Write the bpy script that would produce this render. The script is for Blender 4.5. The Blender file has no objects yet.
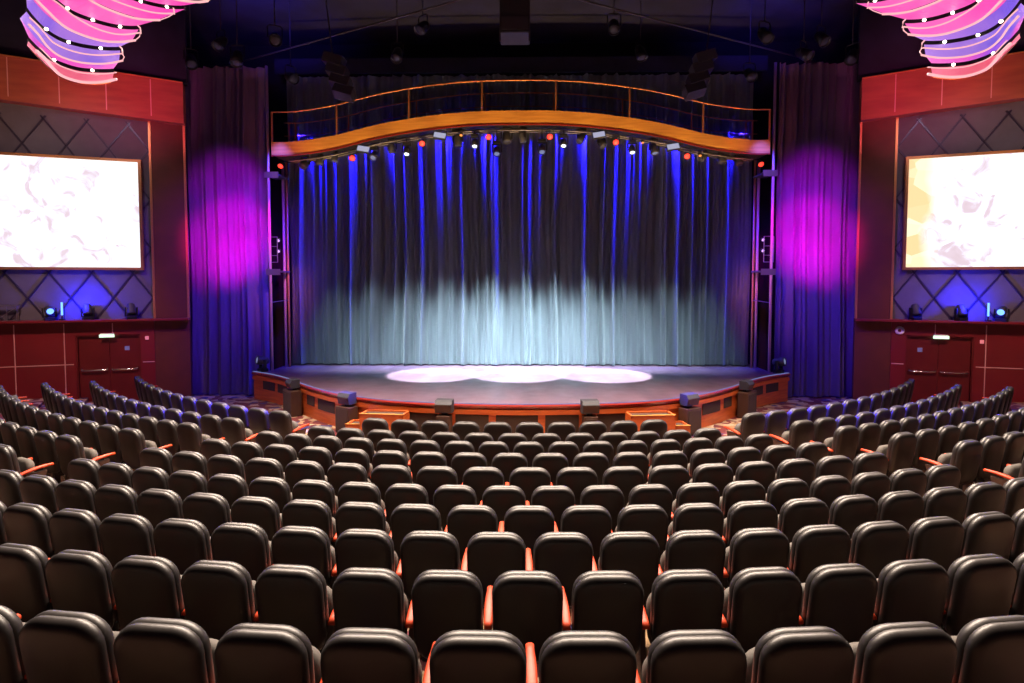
import bpy, bmesh, math, random
from mathutils import Vector, Matrix, noise
random.seed(7)
PI = math.pi
C = bpy.context.scene.collection
SC = bpy.context.scene
# ------------------------------------------------------------------ camera, world, exposure, lights
EYE = 3.54
cam_d = bpy.data.cameras.new('camera'); cam = bpy.data.objects.new('camera', cam_d); C.objects.link(cam)
cam.location = (0.1412, 0, EYE)
cam.rotation_euler = (PI/2 - 0.0493, 0, 0.0191)
cam_d.sensor_fit = 'HORIZONTAL'; cam_d.sensor_width = 36
cam_d.lens = 36*603.4/1024
cam_d.shift_y = -(341.5-309.8)/1024
cam_d.clip_end = 200
SC.camera = cam
w = bpy.data.worlds.new('world'); SC.world = w; w.use_nodes = True
w.node_tree.nodes['Background'].inputs[0].default_value = (.012, .010, .03, 1)
w.node_tree.nodes['Background'].inputs[1].default_value = .35
SC.view_settings.view_transform = 'Standard'; SC.view_settings.look = 'None'
SC.view_settings.gamma = 1; SC.view_settings.use_curve_mapping = False
SC.view_settings.exposure = 0.0
try:
    SC.cycles.use_denoising = True
    SC.cycles.max_bounces = 6; SC.cycles.diffuse_bounces = 3; SC.cycles.sample_clamp_indirect = 4
except Exception: pass

def lamp(kind, name, loc, target, power, col, size=.3, angle=40, blend=.5):
    d = bpy.data.lights.new(name, kind); o = bpy.data.objects.new(name, d); C.objects.link(o)
    d.energy = power; d.color = col; o.location = loc
    if target is not None:
        o.rotation_euler = (Vector(target)-Vector(loc)).to_track_quat('-Z', 'Y').to_euler()
    if kind == 'AREA': d.shape = 'DISK'; d.size = size
    else: d.shadow_soft_size = size
    if kind == 'SPOT': d.spot_size = math.radians(angle); d.spot_blend = blend
    return o
WARM = (1, .80, .64)
# house downlights over the audience, all ahead of the rows they catch
for x in (-3.2, 0, 3.2):
    lamp('SPOT', 'house_light', (x, 10.0, 10.7), (x, 6.4, 0), 3000, WARM, .9, 100, .8)
for x in (-7.8, 7.8):
    lamp('SPOT', 'house_light', (x, 14.6, 9.0), (x*1.05, 9.2, 0), 5200, WARM, .8, 88, .8)
for x in (-6.0, -2.0, 2.0, 6.0):
    lamp('SPOT', 'house_light', (x, 12.3, 10.9), (x*1.1, 8.0, 0), 8800, WARM, .9, 100, .8)
# stage apron front, warm
for x in (-7, -3.5, 0, 3.5, 7):
    lamp('SPOT', 'apron_light', (x*.8, 8.5, 9.0), (x, 14.0 if abs(x) < 5 else 16.0, .3), 1100, (1, .60, .32), .15, 26, 1)
# white pools and white wash on the stage
for x in (-2.45, 0, 2.45):
    lamp('SPOT', 'stage_spot', (x, 17.25, 8.3), (x, 17.2, .8), 31000, (.76, .95, 1), .05, 21, .2)
for x in (-5.8, -4.6, -3.4, -2.2, -1.1, 0, 1.1, 2.2, 3.4, 4.6, 5.8):
    lamp('SPOT', 'stage_wash', (x*.97, 16.6, 8.6), (x, 18.95, -.2), 25000*math.exp(-(x/3.7)**2)+900, (.66, .90, 1), .1, 23.5, 1)
# blue light raking sideways across the folds of the main curtain
for k, x in enumerate((-7.0, -4.4, -1.6, 1.6, 4.4, 7.0)):
    for d in ((1,) if k == 0 else (-1,) if k == 5 else (-1, 1)):
        lamp('SPOT', 'raking_blue', (x, 18.84, 8.3), (x+d*4.2, 18.98, 3.4), 3200, (.010, .006, 1), .04, 66, .8)
# side curtains: magenta spot and violet wash
for s in (-1, 1):
    lamp('SPOT', 'magenta_spot', (s*5.8, 13.0, 7.0), (s*8.7, 18.2, 4.8), 8500, (1, .0, .62), .15, 27, 1)
    lamp('SPOT', 'magenta_spot', (s*5.8, 13.0, 6.0), (s*8.65, 18.2, 4.2), 5000, (1, .0, .62), .15, 17, 1)
    lamp('SPOT', 'magenta_spot', (s*5.8, 13.0, 6.5), (s*8.7, 18.2, 6.4), 2600, (.8, .0, .9), .15, 24, 1)
    lamp('SPOT', 'violet_wash', (s*4.8, 12.5, 8.0), (s*8.8, 18.2, 4.0), 3000, (.20, .025, 1), .2, 46, 1)
    lamp('SPOT', 'blue_side', (s*6.6, 15.8, 7.2), (s*8.7, 18.2, 2.4), 1300, (.05, .06, 1), .1, 36, 1)
    # blue light from the stage over the front side blocks
    lamp('SPOT', 'stage_blue', (s*.8, 14.8, 4.6), (s*5.9, 13.1, .9), 32000, (.03, .01, 1), .1, 36, 1)
    # red walls
    lamp('SPOT', 'wall_light', (s*10.5, 11.5, 8.2), (s*12.6, 16.7, 1.0), 1700, (1, .55, .50), .3, 50, 1)
    lamp('SPOT', 'pad_light', (s*10.5, 12.5, 9.2), (s*12.2, 16.9, 5.6), 250, (1, .82, 1), .3, 70, 1)
    lamp('SPOT', 'fascia_light', (s*12.6, 12.0, 6.4), (s*13.2, 16.2, 8.8), 330, (1, .52, .30), .3, 60, 1)
    lamp('SPOT', 'fascia_magenta', (s*8.8, 13.6, 7.4), (s*11.0, 17.0, 8.8), 520, (1, .12, .30), .2, 60, 1)
    lamp('SPOT', 'ceiling_blue', (s*6.5, 15.0, 9.6), (s*7.2, 18.0, 11.6), 600, (.06, .04, 1), .2, 70, 1)
# added fill lights without fixtures, brightening the arched bridge band from below
for k, (x, z) in enumerate(((-6.9, 5.7), (-5.6, 5.8), (-4.2, 6.0), (-2.8, 6.3), (-1.4, 6.45), (0, 6.5), (1.4, 6.45), (2.8, 6.3), (4.2, 6.0), (5.6, 5.8), (6.9, 5.7))):
    lamp('SPOT', 'added_bridge_fill', (x, 17.0, z), (x, 17.75, z+1.75), 230 if abs(x) < 6 else 120, (1, .22, .12) if abs(x) > 6 else (1, .62, .22), .05, 75, 1)

# ------------------------------------------------------------------ materials
def mat(name, col, rough=.6, metal=0, emit=None, es=0, bump=0, bscale=60, vary=0, vscale=3, coat=0, spec=.5, sheen=0):
    m = bpy.data.materials.new(name); m.use_nodes = True
    nt = m.node_tree; b = nt.nodes['Principled BSDF']
    b.inputs['Base Color'].default_value = (*col, 1); b.inputs['Roughness'].default_value = rough
    b.inputs['Metallic'].default_value = metal; b.inputs['Specular IOR Level'].default_value = spec
    b.inputs['Coat Weight'].default_value = coat; b.inputs['Sheen Weight'].default_value = sheen
    if emit: b.inputs['Emission Color'].default_value = (*emit, 1); b.inputs['Emission Strength'].default_value = es
    tc = nt.nodes.new('ShaderNodeTexCoord')
    if vary:
        n = nt.nodes.new('ShaderNodeTexNoise'); n.inputs['Scale'].default_value = vscale; n.inputs['Detail'].default_value = 5
        nt.links.new(tc.outputs['Object'], n.inputs['Vector'])
        r = nt.nodes.new('ShaderNodeValToRGB')
        r.color_ramp.elements[0].position = .3; r.color_ramp.elements[1].position = .7
        r.color_ramp.elements[0].color = (*[c*(1-vary) for c in col], 1)
        r.color_ramp.elements[1].color = (*[min(1, c*(1+vary)) for c in col], 1)
        nt.links.new(n.outputs['Fac'], r.inputs['Fac']); nt.links.new(r.outputs['Color'], b.inputs['Base Color'])
    if bump:
        n = nt.nodes.new('ShaderNodeTexNoise'); n.inputs['Scale'].default_value = bscale; n.inputs['Detail'].default_value = 3
        nt.links.new(tc.outputs['Object'], n.inputs['Vector'])
        bp = nt.nodes.new('ShaderNodeBump'); bp.inputs['Strength'].default_value = bump; bp.inputs['Distance'].default_value = .01
        nt.links.new(n.outputs['Fac'], bp.inputs['Height']); nt.links.new(bp.outputs['Normal'], b.inputs['Normal'])
    return m
def wood(name, c1, c2, rough=.35, coat=.3, scale=(1, 1, 9)):
    m = mat(name, c1, rough, coat=coat); nt = m.node_tree; b = nt.nodes['Principled BSDF']
    tc = nt.nodes.new('ShaderNodeTexCoord'); mp = nt.nodes.new('ShaderNodeMapping'); mp.inputs['Scale'].default_value = scale
    n = nt.nodes.new('ShaderNodeTexNoise'); n.inputs['Scale'].default_value = 2.2; n.inputs['Detail'].default_value = 6
    r = nt.nodes.new('ShaderNodeValToRGB'); r.color_ramp.elements[0].position = .35; r.color_ramp.elements[1].position = .68
    r.color_ramp.elements[0].color = (*c1, 1); r.color_ramp.elements[1].color = (*c2, 1)
    nt.links.new(tc.outputs['Object'], mp.inputs['Vector']); nt.links.new(mp.outputs['Vector'], n.inputs['Vector'])
    nt.links.new(n.outputs['Fac'], r.inputs['Fac']); nt.links.new(r.outputs['Color'], b.inputs['Base Color'])
    return m
M = {}
M['leather'] = mat('seat_leather', (.022, .018, .017), .42, bump=.1, bscale=220)
M['shell'] = mat('seat_shell_leather', (.017, .0135, .013), .42, bump=.03, bscale=260, spec=.42)
M['cushion'] = mat('seat_fabric', (.075, .064, .055), .75, bump=.3, bscale=300, vary=.15)
M['redwood'] = wood('armrest_wood', (.42, .034, .008), (.54, .055, .012), .5, 0)
M['redwood'].node_tree.nodes['Principled BSDF'].inputs['Specular IOR Level'].default_value = .3
M['blackmetal'] = mat('black_metal', (.012, .012, .014), .45, .3)
M['greymetal'] = mat('grey_metal', (.30, .30, .33), .35, .8)
M['steel'] = mat('brushed_steel', (.75, .72, .68), .22, 1)
M['orangewood'] = wood('apron_wood', (.50, .085, .015), (.66, .14, .025), .38, .25)
M['bridgewood'] = wood('bridge_wood', (.62, .25, .05), (.78, .36, .08), .35, .3, (.6, .6, 8))
M['redmould'] = mat('lip_moulding', (.28, .02, .012), .3, coat=.4)
M['inset'] = mat('inset_cloth', (.045, .022, .014), .8, bump=.3, bscale=200)
M['brownbox'] = mat('brown_cabinet', (.055, .022, .012), .55, vary=.15)
M['pillar'] = mat('brown_pillar', (.13, .024, .008), .6, vary=.12)
M['gold'] = mat('copper_trim', (.85, .38, .14), .3, .7)
M['wallred'] = wood('red_wall_panel', (.185, .010, .016), (.22, .013, .019), .42, .15, (.4, .4, .4))
M['doorred'] = mat('red_door', (.14, .008, .009), .45, vary=.1)
M['seam'] = mat('pale_seam', (.72, .36, .34), .4)
M['fascia'] = wood('fascia_wood', (.34, .070, .045), (.44, .105, .055), .6, 0, (.5, .5, 3))
M['pad'] = mat('padded_grey', (.115, .105, .13), .75, bump=.3, bscale=150, vary=.1)
M['strip'] = mat('dark_strip', (.05, .04, .075), .3, .3)
M['black'] = mat('matt_black', (.008, .008, .010), .85)
M['ceil'] = mat('dark_ceiling', (.012, .012, .04), .8, vary=.4, vscale=1.2)
M['dark'] = mat('dark_grey_paint', (.035, .035, .045), .6)
M['white'] = mat('white_plastic', (.8, .78, .76), .4)
M['whiteprint'] = mat('pale_sticker', (.25, .35, .6), .5)
M['pipe'] = mat('dull_pipe', (.10, .09, .10), .45, .6)
def emis(name, col, s):
    return mat(name, (0, 0, 0), .5, emit=col, es=s)
M['e_red'] = emis('red_lens', (1, .035, .02), 3)
M['e_white'] = emis('white_lens', (.8, .9, 1), 3)
M['e_warm'] = emis('warm_bulb', (1, .80, .6), 14)
M['e_dim'] = emis('dim_lens', (.35, .4, .7), .5)
M['e_orange'] = emis('orange_lens', (1, .3, .05), 1.5)
M['e_panel'] = emis('flood_panel', (.55, .55, .75), .75)
M['e_blue'] = emis('blue_lens', (.16, .38, 1), 2.2)
M['e_exit'] = emis('exit_lens', (.72, 1, .70), 1.5)
M['e_strip'] = emis('edge_strip', (.35, .45, 1), .45)
M['e_pink'] = emis('pink_tube', (1, .48, .50), 1.1)
M['e_purp'] = emis('purple_lens', (.7, .4, 1), 1.5)

def curtain_mat(name, col, fine):
    m = mat(name, col, .72, sheen=.25, spec=.35); nt = m.node_tree; b = nt.nodes['Principled BSDF']
    tc = nt.nodes.new('ShaderNodeTexCoord'); mp = nt.nodes.new('ShaderNodeMapping'); mp.inputs['Scale'].default_value = (fine, 1, .6)
    n = nt.nodes.new('ShaderNodeTexNoise'); n.inputs['Scale'].default_value = 3; n.inputs['Detail'].default_value = 6
    bp = nt.nodes.new('ShaderNodeBump'); bp.inputs['Strength'].default_value = .5; bp.inputs['Distance'].default_value = .03
    nt.links.new(tc.outputs['Object'], mp.inputs['Vector']); nt.links.new(mp.outputs['Vector'], n.inputs['Vector'])
    nt.links.new(n.outputs['Fac'], bp.inputs['Height']); nt.links.new(bp.outputs['Normal'], b.inputs['Normal'])
    return m
M['curtain'] = curtain_mat('stage_velvet', (.25, .28, .31), 6)
M['sidecurtain'] = curtain_mat('violet_velvet', (.19, .13, .30), 5)

def carpet():
    m = mat('patterned_carpet', (.2, .05, .04), .9); nt = m.node_tree; b = nt.nodes['Principled BSDF']
    tc = nt.nodes.new('ShaderNodeTexCoord'); v = nt.nodes.new('ShaderNodeTexVoronoi'); v.inputs['Scale'].default_value = 5.5
    s = nt.nodes.new('ShaderNodeSeparateColor'); r = nt.nodes.new('ShaderNodeValToRGB'); r.color_ramp.interpolation = 'CONSTANT'
    cols = [(0, (.12, .012, .012)), (.26, (.34, .22, .13)), (.44, (.09, .012, .02)), (.62, (.28, .17, .08)), (.78, (.03, .02, .10)), (.88, (.40, .30, .20))]
    e = r.color_ramp.elements
    while len(e) < len(cols): e.new(.5)
    for k, (p, c) in enumerate(cols): e[k].position = p; e[k].color = (*c, 1)
    nt.links.new(tc.outputs['Object'], v.inputs['Vector']); nt.links.new(v.outputs['Color'], s.inputs[0])
    nt.links.new(s.outputs[0], r.inputs['Fac']); nt.links.new(r.outputs['Color'], b.inputs['Base Color'])
    return m
M['carpet'] = carpet()
def stage_floor():
    m = wood('stage_boards', (.105, .054, .080), (.165, .092, .128), .30, .2, (1, .25, 1))
    nt = m.node_tree; b = nt.nodes['Principled BSDF']
    tc = nt.nodes.new('ShaderNodeTexCoord'); n = nt.nodes.new('ShaderNodeTexNoise'); n.inputs['Scale'].default_value = 2.5; n.inputs['Detail'].default_value = 8
    r = nt.nodes.new('ShaderNodeMapRange'); r.inputs['To Min'].default_value = .24; r.inputs['To Max'].default_value = .46
    nt.links.new(tc.outputs['Object'], n.inputs['Vector']); nt.links.new(n.outputs['Fac'], r.inputs['Value']); nt.links.new(r.outputs['Result'], b.inputs['Roughness'])
    return m
M['stage'] = stage_floor()
def screen_mat(name, warm_side, seed):
    # an over-exposed projected picture: white with faint pastel shapes
    m = bpy.data.materials.new(name); m.use_nodes = True; nt = m.node_tree; nt.nodes.clear()
    out = nt.nodes.new('ShaderNodeOutputMaterial'); em = nt.nodes.new('ShaderNodeEmission'); em.inputs['Strength'].default_value = 1.25
    tc = nt.nodes.new('ShaderNodeTexCoord'); mp = nt.nodes.new('ShaderNodeMapping'); mp.inputs['Location'].default_value = (seed, 0, seed*2)
    nt.links.new(tc.outputs['Object'], mp.inputs['Vector'])
    n = nt.nodes.new('ShaderNodeTexNoise'); n.inputs['Scale'].default_value = 1.7; n.inputs['Detail'].default_value = 7; n.inputs['Distortion'].default_value = 1.2
    nt.links.new(mp.outputs['Vector'], n.inputs['Vector'])
    r = nt.nodes.new('ShaderNodeValToRGB'); e = r.color_ramp.elements
    pts = [(0, (.55, .40, .42)), (.36, (.72, .58, .66)), (.42, (.85, .82, .95)), (.47, (1, 1, 1))]
    while len(e) < len(pts): e.new(.5)
    for k, (p, c) in enumerate(pts): e[k].position = p; e[k].color = (*c, 1)
    nt.links.new(n.outputs['Fac'], r.inputs['Fac'])
    col = r.outputs['Color']
    if warm_side:
        sx = nt.nodes.new('ShaderNodeSeparateXYZ'); nt.links.new(tc.outputs['Object'], sx.inputs[0])
        mr = nt.nodes.new('ShaderNodeMapRange'); mr.inputs['From Min'].default_value = .62; mr.inputs['From Max'].default_value = .95
        mr.inputs['To Min'].default_value = 1; mr.inputs['To Max'].default_value = 0
        n2 = nt.nodes.new('ShaderNodeTexNoise'); n2.inputs['Scale'].default_value = 1.3; nt.links.new(mp.outputs['Vector'], n2.inputs['Vector'])
        ad = nt.nodes.new('ShaderNodeMath'); ad.operation = 'MULTIPLY_ADD'; ad.inputs[1].default_value = .6
        nt.links.new(n2.outputs['Fac'], ad.inputs[0]); nt.links.new(sx.outputs['X'], ad.inputs[2])
        nt.links.new(ad.outputs[0], mr.inputs['Value'])
        n3 = nt.nodes.new('ShaderNodeTexVoronoi'); n3.inputs['Scale'].default_value = 2.2; nt.links.new(mp.outputs['Vector'], n3.inputs['Vector'])
        r3 = nt.nodes.new('ShaderNodeValToRGB'); r3.color_ramp.elements[0].color = (1, .62, .30, 1); r3.color_ramp.elements[1].color = (1, .95, .66, 1)
        sc = nt.nodes.new('ShaderNodeSeparateColor'); nt.links.new(n3.outputs['Color'], sc.inputs[0]); nt.links.new(sc.outputs[0], r3.inputs['Fac'])
        mx = nt.nodes.new('ShaderNodeMix'); mx.data_type = 'RGBA'
        nt.links.new(mr.outputs['Result'], mx.inputs['Factor']); nt.links.new(col, mx.inputs['A']); nt.links.new(r3.outputs['Color'], mx.inputs['B'])
        col = mx.outputs['Result']
    nt.links.new(col, em.inputs['Color']); nt.links.new(em.outputs[0], out.inputs['Surface'])
    return m
def glow_panel(name, ca, cb, s):
    m = mat(name, (.22, .18, .24), .5, emit=(1, 1, 1), es=s); nt = m.node_tree; b = nt.nodes['Principled BSDF']
    tc = nt.nodes.new('ShaderNodeTexCoord'); n = nt.nodes.new('ShaderNodeTexNoise'); n.inputs['Scale'].default_value = .9; n.inputs['Detail'].default_value = 1
    r = nt.nodes.new('ShaderNodeValToRGB'); r.color_ramp.elements[0].position = .38; r.color_ramp.elements[1].position = .62
    r.color_ramp.elements[0].color = (*ca, 1); r.color_ramp.elements[1].color = (*cb, 1)
    nt.links.new(tc.outputs['Object'], n.inputs['Vector']); nt.links.new(n.outputs['Fac'], r.inputs['Fac']); nt.links.new(r.outputs['Color'], b.inputs['Emission Color'])
    return m
M['g_pink'] = glow_panel('pink_glow', (1, .05, .45), (1, .12, .50), .85)
M['g_coral'] = glow_panel('coral_glow', (1, .10, .16), (1, .14, .24), .75)
M['g_blue'] = glow_panel('lavender_glow', (.16, .10, .85), (.42, .20, .85), .75)
M['g_mix'] = glow_panel('violet_glow', (.20, .08, .85), (.95, .08, .55), .75)

# ------------------------------------------------------------------ mesh helpers
def mk(name, bm, m, parent=None, smooth=False, loc=None):
    me = bpy.data.meshes.new(name); bm.normal_update(); bm.to_mesh(me); bm.free()
    me.materials.append(m)
    if smooth:
        for p in me.polygons: p.use_smooth = True
    o = bpy.data.objects.new(name, me); C.objects.link(o)
    if parent is not None: o.parent = parent
    if loc is not None: o.location = loc
    return o
def tag(o, label=None, cat=None, group=None, kind=None):
    if label: o['label'] = label
    if cat: o['category'] = cat
    if group: o['group'] = group
    if kind: o['kind'] = kind
    return o
def empty(name, loc=(0, 0, 0), rz=0, label=None, cat=None, group=None, kind=None):
    o = bpy.data.objects.new(name, None); C.objects.link(o); o.location = loc; o.rotation_euler = (0, 0, rz)
    o.empty_display_size = .1
    return tag(o, label, cat, group, kind)
def box(bm, x0, x1, y0, y1, z0, z1, mtx=None, bev=0):
    r = bmesh.ops.create_cube(bm, size=1)
    vs = r['verts']
    for v in vs:
        v.co = Vector(((x0+x1)/2+v.co.x*(x1-x0), (y0+y1)/2+v.co.y*(y1-y0), (z0+z1)/2+v.co.z*(z1-z0)))
    if bev:
        es = list({e for v in vs for e in v.link_edges})
        g = bmesh.ops.bevel(bm, geom=es, offset=bev, segments=2, affect='EDGES', profile=.6)
        vs = list({v for f in g['faces'] for v in f.verts} | {v for v in vs if v.is_valid})
    if mtx is not None:
        bmesh.ops.transform(bm, matrix=mtx, verts=[v for v in vs if v.is_valid])
    return vs
def B(*a, **k):
    bm = bmesh.new(); box(bm, *a, **k); return bm
def tube(bm, pts, r, n=8, cap=True):
    pts = [Vector(p) for p in pts]; rings = []
    up = Vector((0, 0, 1))
    for i, p in enumerate(pts):
        d = (pts[min(i+1, len(pts)-1)]-pts[max(i-1, 0)]).normalized()
        a = d.cross(up if abs(d.z) < .95 else Vector((1, 0, 0))).normalized(); b = d.cross(a)
        rings.append([bm.verts.new(p+a*(r*math.cos(2*PI*k/n))+b*(r*math.sin(2*PI*k/n))) for k in range(n)])
    for i in range(len(rings)-1):
        for k in range(n):
            bm.faces.new((rings[i][k], rings[i][(k+1) % n], rings[i+1][(k+1) % n], rings[i+1][k]))
    if cap: bm.faces.new(rings[0][::-1]); bm.faces.new(rings[-1])
def T(pts, r, n=8):
    bm = bmesh.new(); tube(bm, pts, r, n); return bm
def lathe(bm, prof, n=16, mtx=None):
    rings = []; made = []
    for (r, z) in prof:
        ring = [bm.verts.new((r*math.cos(2*PI*k/n), r*math.sin(2*PI*k/n), z)) for k in range(n)] if r > 1e-5 else [bm.verts.new((0, 0, z))]
        rings.append(ring); made += ring
    for a, b in zip(rings, rings[1:]):
        for k in range(n):
            k2 = (k+1) % n
            f = [a[k % len(a)], a[k2 % len(a)], b[k2 % len(b)], b[k % len(b)]]
            g = []
            for v in f:
                if v not in g: g.append(v)
            if len(g) > 2: bm.faces.new(g)
    if mtx is not None: bmesh.ops.transform(bm, matrix=mtx, verts=made)
def LT(prof, n=16, mtx=None):
    bm = bmesh.new(); lathe(bm, prof, n, mtx); return bm
def rrect(w, h, r, n=6):
    pts = []
    r = max(min(r, w/2-.001, h/2-.001), .004)
    for (cx, cz, a0) in ((w/2-r, h/2-r, 0), (-w/2+r, h/2-r, PI/2), (-w/2+r, -h/2+r, PI), (w/2-r, -h/2+r, 1.5*PI)):
        for k in range(n+1):
            a = a0+PI/2*k/n; pts.append((cx+r*math.cos(a), cz+r*math.sin(a)))
    return pts
def pillow(w, h, t, rc, er, dome=.012, taper=.0, n=6, back_flat=False):
    """rounded, puffed slab in the x-z plane, thickness along y, centred"""
    bm = bmesh.new(); rings = []
    m = 6
    spec = [(-dome*1.0, .25, None), (-dome*.75, .6, None)]
    def ring(inset, y, sc=1.0):
        out = []
        for (x, z) in rrect(w-2*inset, h-2*inset, rc-inset, n):
            x *= sc; z *= sc
            x *= 1+taper*(z/h)
            out.append(bm.verts.new((x, y, z)))
        return out
    rings.append(ring(er, -t/2-dome, .35)); rings.append(ring(er, -t/2-dome*.7, .75))
    for k in range(m+1):
        a = -PI/2+PI*k/m
        rings.append(ring(er*(1-math.cos(a)), t/2*math.sin(a)))
    rings.append(ring(er, t/2+dome*.7, .75)); rings.append(ring(er, t/2+dome, .35))
    L = len(rings[0])
    for a, b in zip(rings, rings[1:]):
        for k in range(L): bm.faces.new((a[k], a[(k+1) % L], b[(k+1) % L], b[k]))
    bm.faces.new(rings[0][::-1]); bm.faces.new(rings[-1])
    bmesh.ops.recalc_face_normals(bm, faces=bm.faces)
    return bm
def xf(bm, mtx):
    bmesh.ops.transform(bm, matrix=mtx, verts=bm.verts); return bm
def TR(x, y, z): return Matrix.Translation((x, y, z))
def RX(a): return Matrix.Rotation(a, 4, 'X')
def RY(a): return Matrix.Rotation(a, 4, 'Y')
def RZ(a): return Matrix.Rotation(a, 4, 'Z')
def catmull(pts, n=8):
    pts = [Vector(p) for p in pts]; P = [pts[0]*2-pts[1]]+pts+[pts[-1]*2-pts[-2]]; out = []
    for i in range(1, len(P)-2):
        for k in range(n):
            t = k/n; a, b, c, d = P[i-1], P[i], P[i+1], P[i+2]
            out.append(.5*((2*b)+(c-a)*t+(2*a-5*b+4*c-d)*t*t+(3*b-a-3*c+d)*t**3))
    out.append(pts[-1]); return out
def copy_tree(o, parent=None):
    c = o.copy(); C.objects.link(c)
    if parent is not None: c.parent = parent
    for ch in KIDS.get(o.name, []): copy_tree(ch, c)
    return c
KIDS = {}
def remember(root):
    for o in [x for x in bpy.data.objects if x.parent is not None]:
        pass
def kids_index(objs):
    for o in objs: KIDS[o.name] = [c for c in objs if c.parent is o]

# ------------------------------------------------------------------ seating geometry
CY = 23.347
ROW = 'ABCDEFGHIJ'
RR = [20.314, 19.379, 18.473, 17.614, 16.831, 16.059, 15.275, 14.444, 13.505, 12.501]
RZt = [EYE-1.799, EYE-1.940, EYE-2.059, EYE-2.161, EYE-2.236, EYE-2.274, EYE-2.324, EYE-2.393, EYE-2.506, EYE-2.561]
RP = [.566, .541, .551, .552, .540, .574, .551, .522, .558, .580]
RPH = [.0094, -.0052, -.0044, -.0044, -.0043, -.0039, -.0029, -.0028, -.0028, -.0030]
RN = [12, 15, 18, 23, 21, 18, 17, 16, 13, 10]
SEAT_H = .979
FZ = [z-SEAT_H for z in RZt]; FZ[9] = 0.0
# number centring: rows measured with n0 seats seen (their phase refers to it)
RN0 = [10, 14, 17, 22, 21, 18, 17, 16, 13, 10]
PL = dict(J=-.383, I=-.395, H=-.391, G=-.407, F=-.421, E=-.428, D=-.436)
PR = dict(J=.378, I=.392, H=.389, G=.401, F=.416, E=.424, D=.432)
NS = dict(J=13, I=13, H=14, G=13, F=12, E=7, D=3)

# floor: terraces following the rows
bm = bmesh.new()
prof = [(24.6, FZ[0])]
for i in range(9):
    rb = RR[i+1]+.40
    prof += [(rb, FZ[i]), (rb, FZ[i+1])]
prof += [(3.0, 0.0)]
NA = 96; rings = []
for (r, z) in prof:
    rings.append([bm.verts.new((r*math.sin(a), CY-r*math.cos(a), z)) for a in [(-1.25+2.5*k/NA) for k in range(NA+1)]])
for a, b in zip(rings, rings[1:]):
    for k in range(NA): bm.faces.new((a[k], b[k], b[k+1], a[k+1]))
bmesh.ops.recalc_face_normals(bm, faces=bm.faces)
o = mk('floor', bm, M['carpet']); tag(o, 'patterned red and cream carpet stepping down in curved tiers to the stage', kind='structure')
if o.data.polygons[0].normal.z < 0: o.data.flip_normals()

# ------------------------------------------------------------------ seat prototype
def seat_parts(parent):
    lean = -math.radians(9)
    # rear shell: its top shoulder catches the ceiling light
    sh = pillow(.492, .650, .105, .150, .056, .014, .03)
    mk('back_shell', xf(sh, TR(0, -.01, .640) @ RX(-lean) ), M['shell'], parent, True)
    bk = pillow(.498, .612, .100, .155, .050, .010, .03)
    mk('backrest', xf(bk, TR(0, .035, .662) @ RX(-lean)), M['leather'], parent, True)
    cu = pillow(.455, .430, .115, .13, .055, .010)
    mk('seat_cushion', xf(cu, TR(0, .205, .500) @ RX(math.radians(-10))), M['cushion'], parent, True)
    # upright standard that carries the seat
    bm = bmesh.new(); box(bm, -.20, .20, .06, .12, .28, .40, bev=.01); box(bm, -.03, .03, .05, .13, 0, .32); box(bm, -.13, .13, .0, .20, 0, .02, bev=.004)
    mk('pedestal', bm, M['blackmetal'], parent)
def arm_mesh(x):
    bm = bmesh.new(); pts = []
    n = 10; w = .034
    rows = []
    for k in range(n+1):
        t = k/n; y = .02+.44*t; z = .560+.020*math.sin(PI*t*.9)+.045*t; th = .018+.004*math.sin(PI*t)
        ww = w*(.75+.25*math.sin(PI*min(1, t*1.1+.05)))
        sec = [(-ww, -th), (-ww, th*.1), (-ww*.6, th*.55), (0, th*.7), (ww*.6, th*.55), (ww, th*.1), (ww, -th)]
        rows.append([bm.verts.new((x+a, y, z+b)) for a, b in sec])
    for a, b in zip(rows, rows[1:]):
        for k in range(7): bm.faces.new((a[k], a[(k+1) % 7], b[(k+1) % 7], b[k]))
    bm.faces.new(rows[0]); bm.faces.new(rows[-1][::-1])
    bmesh.ops.recalc_face_normals(bm, faces=bm.faces)
    return bm
def panel_mesh(x):
    bm = bmesh.new()
    prof = [(.02, 0), (.34, 0), (.34, .06), (.30, .12), (.32, .36), (.38, .545), (.12, .545), (.10, .36), (.05, .12)]
    a = [bm.verts.new((x-.019, y, z)) for y, z in prof]; b = [bm.verts.new((x+.019, y, z)) for y, z in prof]
    bm.faces.new(a); bm.faces.new(b[::-1])
    for k in range(len(prof)): bm.faces.new((a[k], b[k], b[(k+1) % len(prof)], a[(k+1) % len(prof)]))
    bmesh.ops.recalc_face_normals(bm, faces=bm.faces)
    return bm
HALF = .282
proto = empty('theatre_seat')
seat_parts(proto)
mk('armrest', arm_mesh(-HALF), M['redwood'], proto, True)
mk('side_panel', panel_mesh(-HALF), M['brownbox'], proto)
protoE = empty('theatre_seat')
protoE_parts = []
for ch in [c for c in bpy.data.objects if c.parent is proto]:
    c = ch.copy(); C.objects.link(c); c.parent = protoE
mk('armrest', arm_mesh(HALF), M['redwood'], protoE, True)
mk('side_panel', panel_mesh(HALF), M['brownbox'], protoE)
kids_index([o for o in bpy.data.objects if o.name.split('.')[0] in ('theatre_seat', 'back_shell', 'backrest', 'seat_cushion', 'pedestal', 'armrest', 'side_panel')])
used = {proto.name: False, protoE.name: False}
def put_seat(i, phi, label, group, last=False, dr=0):
    src = protoE if last else proto
    if not used[src.name]: used[src.name] = True; o = src
    else: o = copy_tree(src)
    R = RR[i]+dr
    o.location = (R*math.sin(phi), CY-R*math.cos(phi), FZ[i]); o.rotation_euler = (0, 0, phi)
    o.scale = (RP[i]/.564, 1, 1)
    tag(o, label, 'theatre seat', group)
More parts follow.
